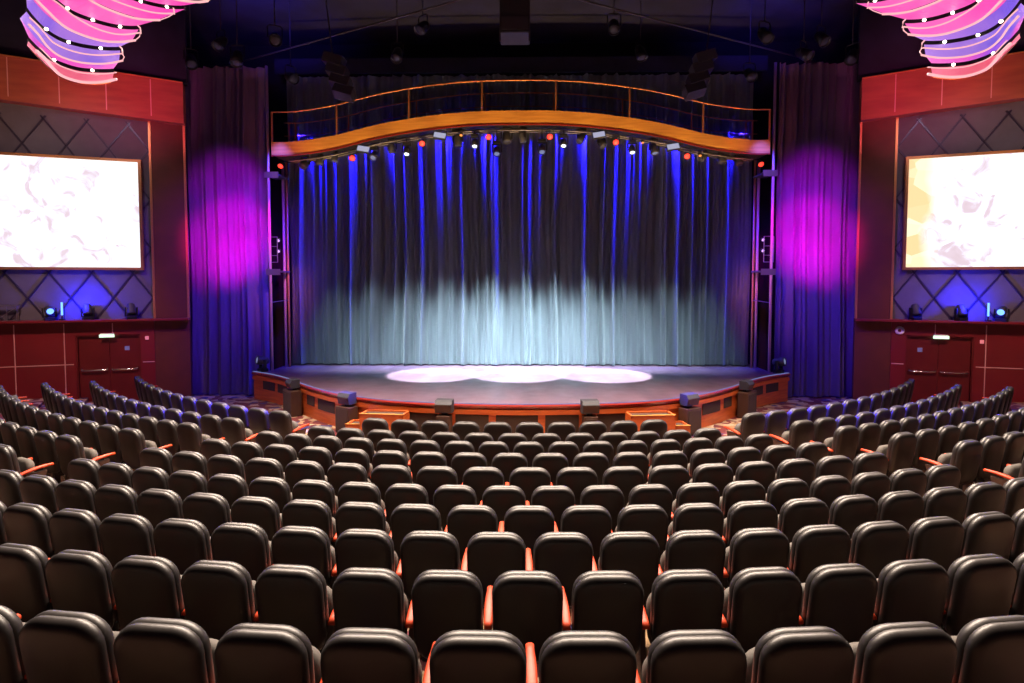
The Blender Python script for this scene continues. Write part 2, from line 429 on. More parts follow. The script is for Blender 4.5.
NTH = ['first', 'second', 'third', 'fourth', 'fifth', 'sixth', 'seventh', 'eighth', 'ninth', 'tenth', 'eleventh', 'twelfth', 'thirteenth', 'fourteenth', 'fifteenth', 'sixteenth', 'seventeenth', 'eighteenth', 'nineteenth', 'twentieth', 'twenty-first', 'twenty-second', 'twenty-third', 'twenty-fourth']
F_, YAW, PIT, V0 = 603.4, .0191, .0493, 309.8
def to_px(X, Y, Z):        # only used to count which seats the photo shows
    X -= cam.location.x; Z -= EYE
    x = X*math.cos(YAW)+Y*math.sin(YAW); y = -X*math.sin(YAW)+Y*math.cos(YAW)
    c, s = math.cos(PIT), math.sin(PIT); yy = y*c-Z*s; zz = y*s+Z*c
    return 512+F_*x/yy, V0-F_*zz/yy, yy
def seat_px(i, phi):
    R = RR[i]; X = R*math.sin(phi); Y = CY-R*math.cos(phi)
    u, v, d = to_px(X, Y, FZ[i]+.9); return u-.26*F_/d*abs(math.cos(phi)), u+.26*F_/d*abs(math.cos(phi))
nseat = 0
for i, r in enumerate(ROW):
    rown = NTH[9-i]
    n0 = RN0[i]; ks = list(range(-4, n0+4))
    if i >= 4: ks = list(range(n0))
    ph = [RPH[i]+(k-(n0-1)/2)*RP[i]/RR[i] for k in ks]
    if i < 4:
        ph = [p for p in ph if seat_px(i, p)[1] > -95 and seat_px(i, p)[0] < 1119]
        # the aisles cut rows D and nearer beyond the picture, keep inside them
        ph = [p for p in ph if abs(p) < .395]
    vis = [p for p in ph if seat_px(i, p)[1] > 3 and seat_px(i, p)[0] < 1021]
    for q, p in enumerate(ph):
        if p in vis:
            nth = NTH[vis.index(p)]
            where = ('%s from its left end' % nth) if i >= 4 else ('%s from left picture edge' % nth)
        else:
            past = sorted([t_ for t_ in ph if t_ not in vis and (t_ < 0) == (p < 0)], key=abs)
            where = '%s past the %s picture edge' % (NTH[past.index(p)], 'left' if p < 0 else 'right')
        lab = 'charcoal leather theatre seat, central block, %s row from stage, %s' % (rown, where)
        put_seat(i, p, lab, 'theatre seats of the central block', last=(q == len(ph)-1)); nseat += 1
    for side, D, sg in (('left', PL, -1), ('right', PR, 1)):
        if r not in D: continue
        lst = []
        for k in range(NS[r]):
            p = D[r]+sg*k*RP[i]/RR[i]
            a, b = seat_px(i, p)
            if b < -70 or a > 1094: continue
            lst.append((k, p))
        for q, (k, p) in enumerate(lst):
            lab = 'charcoal leather theatre seat, %s block, %s row from stage, %s from the aisle' % (side, rown, NTH[k])
            # the extra armrest goes on the seat with the largest angle of its row
            last = (q == len(lst)-1) if sg > 0 else (q == 0)
            put_seat(i, p, lab, 'theatre seats of the %s block' % side, last=last, dr=(.0013 if sg > 0 else .0008)*k*k); nseat += 1
print('seats', nseat)

# ------------------------------------------------------------------ stage
SZ = .82
half = [(0, 13.08), (1.22, 13.16), (2.48, 13.36), (3.6, 13.82), (4.5, 14.45), (5.5, 15.45), (6.4, 16.5), (7.15, 17.2), (7.9, 17.72)]
full = [(-x, y) for x, y in half[::-1][:-1]]+half
path = [Vector((p.x, p.y, 0)) for p in catmull([(x, y, 0) for x, y in full], 6)]
def normals(path):
    out = []
    for i in range(len(path)):
        d = path[min(i+1, len(path)-1)]-path[max(i-1, 0)]
        out.append(Vector((d.y, -d.x, 0)).normalized())
    return out
pn = normals(path)
def sweep(prof, path=path, nrm=pn, closed=True):
    bm = bmesh.new(); rows = []
    for p, n in zip(path, nrm): rows.append([bm.verts.new(p+n*a+Vector((0, 0, z))) for a, z in prof])
    L = len(prof)
    for a, b in zip(rows, rows[1:]):
        for k in range(L if closed else L-1): bm.faces.new((a[k], b[k], b[(k+1) % L], a[(k+1) % L]))
    if closed: bm.faces.new(rows[0]); bm.faces.new(rows[-1][::-1])
    bmesh.ops.recalc_face_normals(bm, faces=bm.faces)
    return bm
def path_at(x):
    for i in range(len(path)-1):
        a, b = path[i], path[i+1]
        if a.x <= x <= b.x:
            t = (x-a.x)/(b.x-a.x); return a.lerp(b, t), pn[i].lerp(pn[i+1], t).normalized()
    return path[-1], pn[-1]
stage = empty('stage', (0, 16, 0), label='low curved thrust stage with dark glossy boards and orange wood front', cat='stage')
def S(o):
    o.location = (0, -16, 0); return o
bm = bmesh.new()
outl = [(p.x, p.y) for p in path]+[(7.9, 17.90), (7.45, 17.92), (7.45, 20.4), (-7.45, 20.4), (-7.45, 17.92), (-7.9, 17.90)]
top = [bm.verts.new((x, y, SZ)) for x, y in outl]; bot = [bm.verts.new((x, y, SZ-.06)) for x, y in outl]
bm.faces.new(top); bm.faces.new(bot[::-1])
for k in range(len(outl)): bm.faces.new((top[k], bot[k], bot[(k+1) % len(outl)], top[(k+1) % len(outl)]))
bmesh.ops.recalc_face_normals(bm, faces=bm.faces)
S(mk('stage_deck', bm, M['stage'], stage))
S(mk('lip_moulding', sweep([(0, SZ-.002), (.05, SZ-.002), (.065, SZ-.03), (.05, SZ-.075), (.02, SZ-.09), (0, SZ-.09)]), M['redmould'], stage))
o = S(mk('edge_light_strip', sweep([(.0, SZ+.001), (.03, SZ+.001), (.03, SZ+.014), (.0, SZ+.014)]), M['e_strip'], stage)); o['label'] = 'thin blue-white light strip'
S(mk('front_band', sweep([(-.02, .60), (.045, .60), (.045, .70), (-.02, .70)]), M['orangewood'], stage))
S(mk('front_wall', sweep([(-.04, .0), (.0, .0), (.0, SZ-.06), (-.04, SZ-.06)]), M['orangewood'], stage))
S(mk('side_return', B(-7.9, -7.45, 17.72, 17.9, 0, SZ-.06), M['orangewood'], stage))
S(mk('side_return', B(7.45, 7.9, 17.72, 17.9, 0, SZ-.06), M['orangewood'], stage))
def inset(x0, x1, z0, z1):
    n = max(3, int(abs(x1-x0)/.15)); bm = bmesh.new(); rows = []
    for k in range(n+1):
        p, nn = path_at(x0+(x1-x0)*k/n)
        rows.append([bm.verts.new(p+nn*a+Vector((0, 0, z))) for a, z in ((.001, z0), (.012, z0+.01), (.012, z1-.01), (.001, z1))])
    for a, b in zip(rows, rows[1:]):
        for k in range(3): bm.faces.new((a[k], b[k], b[k+1], a[k+1]))
    bm.faces.new(rows[0]); bm.faces.new(rows[-1][::-1])
    bmesh.ops.recalc_face_normals(bm, faces=bm.faces)
    o = S(mk('inset_panel', bm, M['inset'], stage)); return o
ins = [(.02, .46, .10, .58), (.62, 1.36, .10, .58), (1.76, 2.40, .10, .58), (4.42, 5.02, .30, .58), (5.16, 5.46, .32, .58), (7.0, 7.5, .34, .62), (6.42, 6.86, .34, .62)]
inset(-.46, .46, .10, .58)
for a, b, c, d in ins[1:]:
    for s in (-1, 1): inset(*sorted((s*a, s*b)), c, d)
# speaker columns against the stage front and small monitors on the lip
for s, side in ((-1, 'left'), (1, 'right')):
    for (x, wd, h, lab, where) in ((5.78, .62, .66, 'outer', 'near the stage corner'), (3.85, .46, .62, 'inner', 'next to the wooden steps'), (1.56, .30, .60, 'slim', 'below the central monitor')):
        p, nn = path_at(s*x); rz = math.atan2(nn.x, -nn.y)
        e = empty('speaker_column', (p.x+nn.x*.20, p.y+nn.y*.20, 0), rz, '%s dark brown speaker column at stage front, %s half, %s' % (lab, side, where), 'speaker')
        dpt = .15
        mk('cabinet', B(-wd/2, wd/2, -dpt, .125, 0, h, bev=.012), M['brownbox'], e)
        mk('grille', B(-wd/2+.04, wd/2-.04, -dpt-.012, -dpt+.001, .05, h-.05), M['inset'], e)
        e = empty('stage_monitor', (p.x+nn.x*.16, p.y+nn.y*.16, h if x < 5 else h), rz, 'small black wedge monitor on stage edge, %s half, above the %s column' % (side, lab), 'speaker monitor', 'wedge monitors along the stage edge')
        bm = bmesh.new(); wq = .185
        zt = SZ+.09-h
        pr = [(-.13, .06), (-.17, zt-.06), (-.11, zt+.02), (.09, zt+.03), (.09, .06)]
        a = [bm.verts.new((-wq, y, z)) for y, z in pr]; b = [bm.verts.new((wq, y, z)) for y, z in pr]
        bm.faces.new(a); bm.faces.new(b[::-1])
        for k in range(5): bm.faces.new((a[k], b[k], b[(k+1) % 5], a[(k+1) % 5]))
        bmesh.ops.recalc_face_normals(bm, faces=bm.faces)
        mk('housing', bm, M['dark'], e)
        bm = bmesh.new(); v = [bm.verts.new(c) for c in ((-wq+.02, -.145, .09), (wq-.02, -.145, .09), (wq-.02, -.180, zt-.075), (-wq+.02, -.180, zt-.075))]
        bm.faces.new(v); r_ = bmesh.ops.extrude_face_region(bm, geom=bm.faces[:]); bmesh.ops.translate(bm, vec=(0, .012, 0), verts=[q for q in r_['geom'] if isinstance(q, bmesh.types.BMVert)])
        bmesh.ops.recalc_face_normals(bm, faces=bm.faces)
        mk('front_grille', bm, M['brownbox'], e)
        mk('bracket', B(-.06, .06, -.05, .05, 0, .07), M['blackmetal'], e)
    # wooden steps
    e = empty('wooden_steps', (s*2.86, 12.78, 0), s*.10, 'orange wooden box steps at stage front, %s side' % side, 'steps', 'box steps at the stage front')
    def tray(nm, x0, x1, y0, y1, h):
        bm = bmesh.new(); box(bm, x0, x1, y0, y1, 0, h-.05)
        for q in ((x0, x1, y0, y0+.04), (x0, x1, y1-.04, y1), (x0, x0+.04, y0, y1), (x1-.04, x1, y0, y1)): box(bm, *q, h-.06, h)
        o = mk(nm, bm, M['orangewood'], e)
        mk('tread', B(x0+.041, x1-.041, y0+.041, y1-.041, h-.049, h-.035), M['inset'], o)
        mk('nosing', B(x0-.008, x1+.008, y0-.01, y0+.03, h, h+.012), M['bridgewood'], o)
    tray('upper_step', -.48, .48, -.16, .30, .69)
    x0, x1 = ((-.80, -.49) if s < 0 else (.49, .80))
    tray('lower_step', x0, x1, -.16, .30, .46)

# ------------------------------------------------------------------ curtains
def curtain(name, x0, x1, y, z0, z1, pleats, amp, seed, m, kick=.05):
    rnd = random.Random(seed); L = x1-x0; step = .022; n = int(L/step); nz = 22
    cs = []; x = 0
    while x < L:
        cs.append((x, rnd.uniform(.035, .085), rnd.uniform(.35, 1.1)*amp)); x += rnd.choice((.35, .5, .9, 1.3, 1.8))*L/pleats
    ph = [rnd.uniform(0, 6.28) for _ in range(6)]
    bm = bmesh.new(); rows = []
    for j in range(nz+1):
        t = max(0, (j-1)/(nz-1)) if j != 1 else .005; z = z0+(z1-z0)*t; row = []
        for i in range(n+1):
            x = L*i/n; d = 0
            wob = .03*math.sin(2.1*t*PI+ph[0]+x*.6)+.05*(1-t)*math.sin(x*1.7+ph[1])
            xx = x+wob
            for (c, wd, a) in cs:
                u = (xx-c)/wd
                if abs(u) < 3: d += a*math.exp(-u*u*1.2)*(1 if True else 0)
            d += amp*.22*math.sin(xx*17+ph[2]+2*math.sin(xx*1.1+ph[3]))*(.6+.4*(1-t))
            d += amp*.14*math.sin(xx*33+ph[4]+math.sin(xx*3))
            flare = 1+.25*(1-t)**3
            zz = z + (0 if j else .025*math.sin(x*5.3+ph[5])*.5+.012)
            row.append(bm.verts.new((x0+x, y-d*flare, zz)))
        rows.append(row)
    for a, b in zip(rows, rows[1:]):
        for k in range(n): bm.faces.new((a[k], a[k+1], b[k+1], b[k]))
    bmesh.ops.solidify(bm, geom=bm.faces[:], thickness=-.006)
    o = mk(name, bm, m, None, True)
    for p in o.data.polygons:
        if abs(p.normal.z) > .6: p.use_smooth = False
    return o
o = curtain('stage_curtain', -7.25, 7.25, 19.15, SZ+.012, 9.9, 40, .19, 3, M['curtain'])
tag(o, 'tall grey pleated stage curtain with blue-lit folds behind the stage', 'curtain')
o = curtain('side_curtain', -10.15, -7.64, 18.32, .02, 9.9, 15, .17, 11, M['sidecurtain'])
tag(o, 'violet pleated curtain with magenta light left of the stage', 'curtain', 'side curtains')
o = curtain('side_curtain', 7.64, 10.15, 18.32, .02, 9.9, 15, .17, 17, M['sidecurtain'])
tag(o, 'violet pleated curtain with magenta light right of the stage', 'curtain', 'side curtains')

# ------------------------------------------------------------------ back wall and ceiling
o = mk('wall_back', B(-19, 19, 20.5, 20.7, -.2, 11.6), M['black']); tag(o, 'black rear wall of the stage house', kind='structure')
o = mk('ceiling', B(-19, 19, -2, 20.5, 11.4, 11.6), M['ceil']); tag(o, 'dark ceiling above the auditorium', kind='structure')

# ------------------------------------------------------------------ side walls
ANG = math.radians(20)
def wall(s, side):
    # local frame: +x runs outward along the wall, -y faces the audience
    root = empty('wall_%s' % side, (s*9.75, 17.8, 0), 0, 'red panelled side wall %s of the stage with padded upper part' % side, kind='structure')
    # wall direction s*(cos, -sin); mirror left wall by negative x in mesh
    base = Matrix.Rotation(-s*ANG, 4, 'Z')
    def W(name, bm, m, parent=root, smooth=False):
        if s < 0:
            bmesh.ops.scale(bm, vec=(-1, 1, 1), verts=bm.verts); bmesh.ops.reverse_faces(bm, faces=bm.faces)
        bmesh.ops.transform(bm, matrix=base, verts=bm.verts)
        return mk(name, bm, m, parent, smooth)
    TE = 7.4
    # lower red wall with door opening
    d0, d1, dh = 1.37, 2.97, 1.97
    bm = bmesh.new()
    box(bm, 1.0, d0, 0, .25, -.1, 2.36); box(bm, d1, TE, 0, .25, -.1, 2.36); box(bm, d0, d1, 0, .25, dh, 2.36)
    W('lower_panelling', bm, M['wallred'])
    W('upper_wall', B(0.95, TE, .10, .3, 2.36, 11.4), M['pad'])
    W('ledge', B(.06, TE, -.30, .12, 2.36, 2.42, bev=.008), M['wallred'])
    W('lower_pier', B(.08, .999, .02, .25, -.1, 2.36), M['pillar'])
    W('pillar', B(.10, .97, .0, .3, 2.42, 8.3), M['pillar'])
    W('copper_strip', B(.06, .12, -.035, .05, 2.42, 8.3), M['gold'])
    W('copper_strip', B(.95, 1.01, -.035, .05, 2.42, 8.3), M['gold'])
    W('upper_dark_wall', B(.0, TE, .09, .32, 9.3, 11.4), M['ceil'])
    # fascia over the wall, standing proud
    fz0, fz1 = 8.05, 9.20
    def tilt(b_):
        for v in b_.verts: v.co.z += .066*v.co.x
        return b_
    bm = bmesh.new(); box(bm, .04, TE, -.30, .09, fz0, fz1); W('fascia', tilt(bm), M['fascia'])
    W('fascia_rail', tilt(B(.04, TE, -.325, -.28, fz1, fz1+.035)), M['gold'])
    for t in (.86, 1.95, 3.05, 4.2, 5.3, 6.4):
        W('fascia_seam', tilt(B(t-.012, t+.012, -.306, -.299, fz0+.10, fz1-.02)), M['seam'])
    # seams of the red panels
    bm_list = [(4.40-.012, 4.40+.012, 0.0, 2.30), (3.24-.012, 3.24+.012, 0, 2.30), (2.06-.010, 2.06+.010, 2.02, 2.30),
               (5.56-.012, 5.56+.012, 0, 2.3), (6.7-.012, 6.7+.012, 0, 2.3)]
    for a, b, c, d in bm_list: W('panel_seam', B(a, b, -.006, .001, c, d), M['seam'])
    W('panel_seam', B(d1+.06, TE, -.006, .001, 1.135, 1.16), M['seam'])
    W('panel_seam', B(1.02, d0-.05, -.006, .001, 1.135, 1.16), M['seam'])
    # padded lattice
    bm = bmesh.new(); hw, hh = .51, .71; z_lo, z_hi = 2.45, 8.08; x_lo, x_hi = 1.03, TE
    def seg(xa, za, xb, zb):
        # clip to rectangle
        t0, t1 = 0, 1; dx, dz = xb-xa, zb-za
        for p_, q_ in ((-dx, xa-x_lo), (dx, x_hi-xa), (-dz, za-z_lo), (dz, z_hi-za)):
            if p_ == 0:
                if q_ < 0: return
            else:
                r_ = q_/p_
                if p_ < 0: t0 = max(t0, r_)
                else: t1 = min(t1, r_)
        if t1-t0 < .002: return
        a = Vector((xa+dx*t0, 0, za+dz*t0)); b = Vector((xa+dx*t1, 0, za+dz*t1)); L = (b-a).length
        th = math.atan2(b.z-a.z, b.x-a.x)
        box(bm, -L/2, L/2, .07, .101, -.022, .022, TR((a.x+b.x)/2, 0, (a.z+b.z)/2) @ RY(-th))
    k = -12
    while k < 14:
        xa = 1.53+k*2*hw
        seg(xa, 3.74-4*hh, xa+hw*12, 3.74+8*hh); seg(xa, 3.74-4*hh, xa-hw*12, 3.74+8*hh); k += 1
    W('lattice_strips', bm, M['strip'])
    # doors
    door = empty('door_%d' % (1 if s < 0 else 2), (0, 0, 0), 0, kind='structure', label='dark red double door with steel push bars in %s wall' % side)
    door.location = root.location
    W('door_frame', (lambda b_: (box(b_, d0, d0+.04, .02, .2, 0, dh), box(b_, d1-.04, d1, .02, .2, 0, dh), box(b_, d0, d1, .02, .2, dh-.04, dh), b_)[-1])(bmesh.new()), M['doorred'], door)
    mid = (d0+d1)/2
    for a, b in ((d0+.045, mid-.004), (mid+.004, d1-.045)):
        lf = W('door_leaf', B(a, b, .09, .14, 0.01, dh-.045), M['doorred'], door)
        bm = bmesh.new(); zb = .95
        tube(bm, [(a+.06, .09, zb+.05), (a+.06, .03, zb+.01), (a+.09, .015, zb), (b-.09, .015, zb), (b-.06, .03, zb+.01), (b-.06, .09, zb+.05)], .018, 8)
        W('push_bar', bm, M['steel'], lf, True)
    W('door_notice', B(mid-.50, mid-.38, .082, .089, 1.50, 1.62), M['whiteprint'], door)
    # exit light
    ex = empty('exit_light', root.location, 0, 'glowing white-green exit light over the %s double door' % side, 'exit light', 'exit lights over the doors')
    W('housing', B(2.02, 2.36, -.06, -.001, 1.93, 2.015, bev=.01), M['white'], ex)
    W('lens', B(2.0, 2.38, -.075, -.055, 1.90, 1.985, bev=.009), M['e_exit'], ex)
    if s > 0:
        bm = LT([(.045, 0), (.11, 0), (.12, .02), (.105, .04), (.07, .045), (.045, .03), (.045, 0)], 24, TR(1.20, -.001, 2.10) @ RX(PI/2))
        al = W('alarm_sounder', bm, M['white'], None, True); al.location = root.location; tag(al, 'round white ring alarm sounder above right door corner', 'alarm')
        bx_ = (3.10, 3.19)
    else: bx_ = (1.15, 1.24)
    cp = W('call_point', B(*bx_, -.03, -.001, 1.80, 1.90, bev=.006), mat('call_point_%s' % side, (.85, .25, .3), .4, emit=(1, .35, .4), es=.35), None); cp.location = root.location
    tag(cp, 'small pinkish square call point beside the %s double door' % side, 'call point')
    # screen
    sc = empty('projection_screen', root.location, 0, 'large bright screen in copper frame on the %s wall' % side, 'screen', 'wall screens')
    a, b, z0, z1 = 1.29, 6.6, 3.90, 6.92
    bm = bmesh.new()
    for q in ((a-.075, b+.075, z0-.075, z0), (a-.075, b+.075, z1, z1+.075), (a-.075, a, z0, z1), (b, b+.075, z0, z1)): box(bm, q[0], q[1], -.06, .08, q[2], q[3])
    W('frame', bm, M['gold'], sc)
    d = W('display', B(0, b-a, -.02, .06, 0, z1-z0), SCR[s], sc)
    v = Matrix.Rotation(-s*ANG, 4, 'Z') @ Vector((s*a, 0, z0)); d.location = v
    # fixtures standing on the ledge
    def on_ledge(t): return root.location+(base @ Vector((s*t, -.12, 2.42)))
    return root, on_ledge, W
SCR = {-1: screen_mat('screen_picture_left', False, 3.1), 1: screen_mat('screen_picture_right', True, 5.3)}

# ------------------------------------------------------------------ stage lanterns
def head_light(name, loc, rz, tilt, lens, sc=1.0, hang=True, label='', group=None):
    """moving head: base, yoke, head, lens; hangs below loc (or stands on it)"""
    e = empty(name, loc, rz, label, 'stage light', group); sg = -1 if hang else 1
    mk('base', B(-.13*sc, .13*sc, -.11*sc, .11*sc, min(0, sg*.09*sc), max(0, sg*.09*sc), bev=.012*sc), M['blackmetal'], e)
    bm = bmesh.new()
    for q in (-1, 1): box(bm, q*.155*sc-.018*sc, q*.155*sc+.018*sc, -.045*sc, .045*sc, *sorted((sg*.09*sc, sg*.36*sc)), bev=.008*sc)
    box(bm, -.17*sc, .17*sc, -.05*sc, .05*sc, *sorted((sg*.085*sc, sg*.125*sc)))
    mk('yoke', bm, M['blackmetal'], e)
    piv = TR(0, 0, sg*.31*sc) @ RX(tilt)
    hd = mk('head', LT([(0, .16*sc), (.08*sc, .155*sc), (.105*sc, .11*sc), (.12*sc, -.02*sc), (.125*sc, -.13*sc), (.115*sc, -.17*sc), (.095*sc, -.175*sc), (.09*sc, -.15*sc), (0, -.15*sc)], 16, piv), M['dark'], e, True)
    mk('lens', LT([(0, -.172*sc), (.05*sc, -.168*sc), (.088*sc, -.152*sc), (.088*sc, -.1505*sc), (0, -.1505*sc)], 16, piv), lens, e, True)
    return e
def clamp(e, h):
    if h > .01: mk('clamp', B(-.02, .02, -.02, .02, -.005, h), M['blackmetal'], e)
    return e
def par_can(loc, rz, tilt, lens, label, sc=1.0, group=None):
    e = empty('par_can', loc, rz, label, 'stage light', group)
    bm = bmesh.new(); tube(bm, [(-.11*sc, 0, -.20*sc), (-.11*sc, 0, -.03*sc), (-.08*sc, 0, 0), (.08*sc, 0, 0), (.11*sc, 0, -.03*sc), (.11*sc, 0, -.20*sc)], .010*sc, 6)
    mk('yoke', bm, M['blackmetal'], e)
    piv = TR(0, 0, -.20*sc) @ RX(tilt)
    mk('can', LT([(0, .14*sc), (.05*sc, .13*sc), (.08*sc, .08*sc), (.095*sc, -.05*sc), (.10*sc, -.13*sc), (.092*sc, -.13*sc), (.088*sc, -.06*sc), (0, -.055*sc)], 14, piv), M['blackmetal'], e, True)
    mk('lens', LT([(0, -.125*sc), (.06*sc, -.118*sc), (.086*sc, -.10*sc), (.086*sc, -.095*sc), (0, -.095*sc)], 14, piv), lens, e, True)
    return e
TOWARD = math.radians(-58)   # lens turned to the audience and down
for s, side in ((-1, 'left'), (1, 'right')):
    root, on_ledge, W = wall(s, side)
    for t, kind, txt in ((3.53, 'on', 'glowing blue'), (2.62, 'off', 'unlit, above the double door'), (1.55, 'off', 'unlit, nearest the brown pillar')):
        p = on_ledge(t)
        head_light('moving_head_light', (p.x, p.y, 2.42), -s*ANG+(s*-.5 if kind == 'on' else .4), math.radians(-75 if kind == 'on' else -20), M['e_blue'] if kind == 'on' else M['dark'],
                   .95, False, 'moving head light on the %s wall ledge, %s' % (side, txt), 'moving heads on the wall ledges')
    p = on_ledge(3.23)
    e = empty('light_batten', (p.x, p.y, 2.42), -s*ANG, 'upright blue light bar on the %s wall ledge' % side, 'stage light', 'light bars on the wall ledges')
    mk('base', B(-.06, .06, -.05, .05, 0, .04, bev=.005), M['blackmetal'], e); mk('lamp_bar', B(-.02, .02, -.02, .02, .14, .50), M['e_blue'], e); mk('stem', B(-.012, .012, -.01, .01, .03, .15), M['blackmetal'], e)
    q = root.location+Matrix.Rotation(-s*ANG, 4, 'Z') @ Vector((s*2.75, -.30, 2.9))
    lamp('POINT', 'ledge_blue', q, None, 150, (.008, .010, 1), .05)
    # small wire stand far out on the ledge
    if s < 0:
        p = on_ledge(4.48); e = empty('wire_stand', (p.x, p.y, 2.42), ANG, 'small open metal stand on the left wall ledge near the picture edge', 'stand')
        bm = bmesh.new()
        for a in (-.22, .22):
            for b in (-.045, .045): tube(bm, [(a, b, 0), (a, b, .42)], .010, 6)
            tube(bm, [(a, -.05, .02), (a, .05, .02)], .008, 6)
        tube(bm, [(-.22, -.045, .05), (.22, -.045, .38)], .008, 6); tube(bm, [(-.0, -.045, .0), (-.0, -.045, .42)], .008, 6)
        mk('legs', bm, M['greymetal'], e); mk('top_bar', B(-.27, .27, -.055, .055, .42, .445), M['greymetal'], e)

# ------------------------------------------------------------------ bridge over the stage
arch = [(-7.25, 7.18), (-6.6, 7.19), (-5.45, 7.35), (-3.86, 7.72), (-1.86, 7.99), (0, 8.05), (1.86, 7.99), (3.86, 7.72), (5.45, 7.35), (6.6, 7.19), (7.25, 7.18)]
ap = catmull([(x, 0, z) for x, z in arch], 6)
YF, YB = 17.75, 18.75
br = empty('lighting_bridge', (0, 17.75, 0), label='arched golden wood bridge with thin rails spanning above the stage', cat='bridge')
def ribbon(y0, y1, z0, z1):
    bm = bmesh.new(); rows = []
    for p in ap: rows.append([bm.verts.new((p.x, y-17.75, p.z+z)) for y, z in ((y0, z0), (y1, z0), (y1, z1), (y0, z1))])
    for a, b in zip(rows, rows[1:]):
        for k in range(4): bm.faces.new((a[k], b[k], b[(k+1) % 4], a[(k+1) % 4]))
    bm.faces.new(rows[0]); bm.faces.new(rows[-1][::-1]); bmesh.ops.recalc_face_normals(bm, faces=bm.faces); return bm
mk('front_band', ribbon(YF, YF+.05, 0, .40), M['bridgewood'], br)
mk('band_edge', ribbon(YF-.02, YF+.0, -.02, .015), M['redmould'], br)
mk('deck', ribbon(YF+.05, YB, .03, .08), M['black'], br)
mk('rear_band', ribbon(YB, YB+.04, .0, .2), M['black'], br)
def zat(x):
    for a, b in zip(ap, ap[1:]):
        if a.x <= x <= b.x: return a.z+(b.z-a.z)*(x-a.x)/(b.x-a.x)
    return ap[-1].z
M['railp'] = mat('copper_rail', (.55, .20, .07), .35, .5)
mk('front_handrail', T([(p.x, .03, p.z+1.27) for p in ap], .022, 8), M['railp'], br, True)
mk('rear_handrail', T([(p.x, 1.0, p.z+1.20) for p in ap], .020, 8), M['railp'], br, True)
mk('rear_midrail', T([(p.x, 1.0, p.z+.80) for p in ap], .014, 6), M['railp'], br, True)
for x in (-7.23, -5.32, -3.2, -1.07, 1.07, 3.2, 5.32, 7.23):
    mk('front_post', B(x-.022, x+.022, .01, .05, zat(x)+.38, zat(x)+1.27), M['railp'], br)
for x in (-7.1, -6.9, -5.25, -3.15, -1.05, 1.05, 3.15, 5.25, 6.9, 7.1):
    mk('rear_post', B(x-.02, x+.02, .98, 1.02, zat(x)+.1, zat(x)+1.22), M['railp'], br)
# hanging pipe following the arch
pp = empty('lighting_pipe', (0, 18.0, 0), label='dark curved pipe under the bridge carrying the stage lights', cat='pipe')
mk('pipe', T([(p.x, .0, p.z-.10) for p in ap if abs(p.x) < 6.9], .028, 8), M['pipe'], pp, True)
mk('pipe', T([(p.x, .22, p.z-.10) for p in ap if abs(p.x) < 6.9], .028, 8), M['pipe'], pp, True)
for x in (-6.2, -4.1, -2.0, 0, 2.0, 4.1, 6.2): mk('hanger', B(x-.012, x+.012, -.012, .012, zat(x)-.10, zat(x)+.03), M['pipe'], pp)
REDS = [(-4.92, 7.11), (-2.85, 7.53), (-.89, 7.71), (.91, 7.71), (2.84, 7.54), (4.92, 7.13)]
WH = [(-3.31, 7.14), (-1.30, 7.36), (1.31, 7.36), (3.32, 7.16)]
DIM = [(-.65, 7.18), (.68, 7.23)]
BOX = [(-4.54, 7.34), (-2.30, 7.72), (2.32, 7.72), (4.46, 7.37)]
DARK = [(-6.43, 6.93), (-5.97, 7.02), (-5.52, 7.08), (-4.34, 7.13), (-3.80, 7.34), (-1.82, 7.60), (-.37, 7.70), (.10, 7.66), (1.86, 7.62), (2.45, 7.50), (4.01, 7.31), (5.46, 7.07), (6.02, 7.01), (6.52, 6.97)]
GL = [(-1.70, 7.86), (3.62, 7.60), (5.30, 7.22)]
def which(k, n): return '%s from the left' % NTH[k]
for k, (x, z) in enumerate(REDS):
    PC = par_can((x, 17.98, z+.25), -.12*x/5, math.radians(-62), M['e_red'], 'red glowing stage light under the bridge, %s of six' % which(k, 6), .95, 'red lights under the bridge'); clamp(PC, zat(x)-.10-z-.25)
for k, (x, z) in enumerate(WH):
    PC = head_light('moving_head_light', (x, 17.98, z+.46), 0, math.radians(-30), M['e_white'], .80, True, 'moving head with bright white lens under the bridge, %s of four' % which(k, 4), 'white moving heads'); clamp(PC, zat(x)-.10-z-.46)
for k, (x, z) in enumerate(DIM):
    PC = head_light('moving_head_light', (x, 17.98, z+.44), 0, math.radians(-40), M['e_dim'], .9, True, 'low hanging moving head with dim lens, %s of bridge centre' % ('left' if x < 0 else 'right'), 'dim moving heads'); clamp(PC, zat(x)-.10-z-.44)
for k, (x, z) in enumerate(BOX):
    e = empty('flood_light', (x, 17.70, z+.22), 0, 'pale rectangular flood light under the bridge, %s of four' % which(k, 4), 'stage light', 'flood lights under the bridge')
    mk('yoke', T([(-.2, .05, -.2), (-.2, .05, -.04), (0, .05, 0), (.2, .05, -.04), (.2, .05, -.2)], .012, 6), M['blackmetal'], e)
    rt = TR(0, .05, -.21) @ RY(.16 if x < 0 else -.16) @ RX(math.radians(-25))
    mk('housing', B(-.19, .19, -.03, .06, -.10, .10, rt, bev=.01), M['blackmetal'], e); mk('panel', B(-.17, .17, -.04, -.029, -.085, .085, rt), M['e_panel'], e)
for k, (x, z) in enumerate(DARK):
    PC = head_light('moving_head_light', (x, 18.22, z+.42), random.uniform(-1.2, 1.2), math.radians(random.uniform(-50, 25)), M['e_dim'] if k in (3, 10) else M['dark'], random.uniform(.85, 1.05), True,
               'unlit black moving head hanging under the bridge, %s of fourteen' % which(k, 14), 'unlit moving heads under the bridge'); clamp(PC, zat(x)-.10-z-.42)
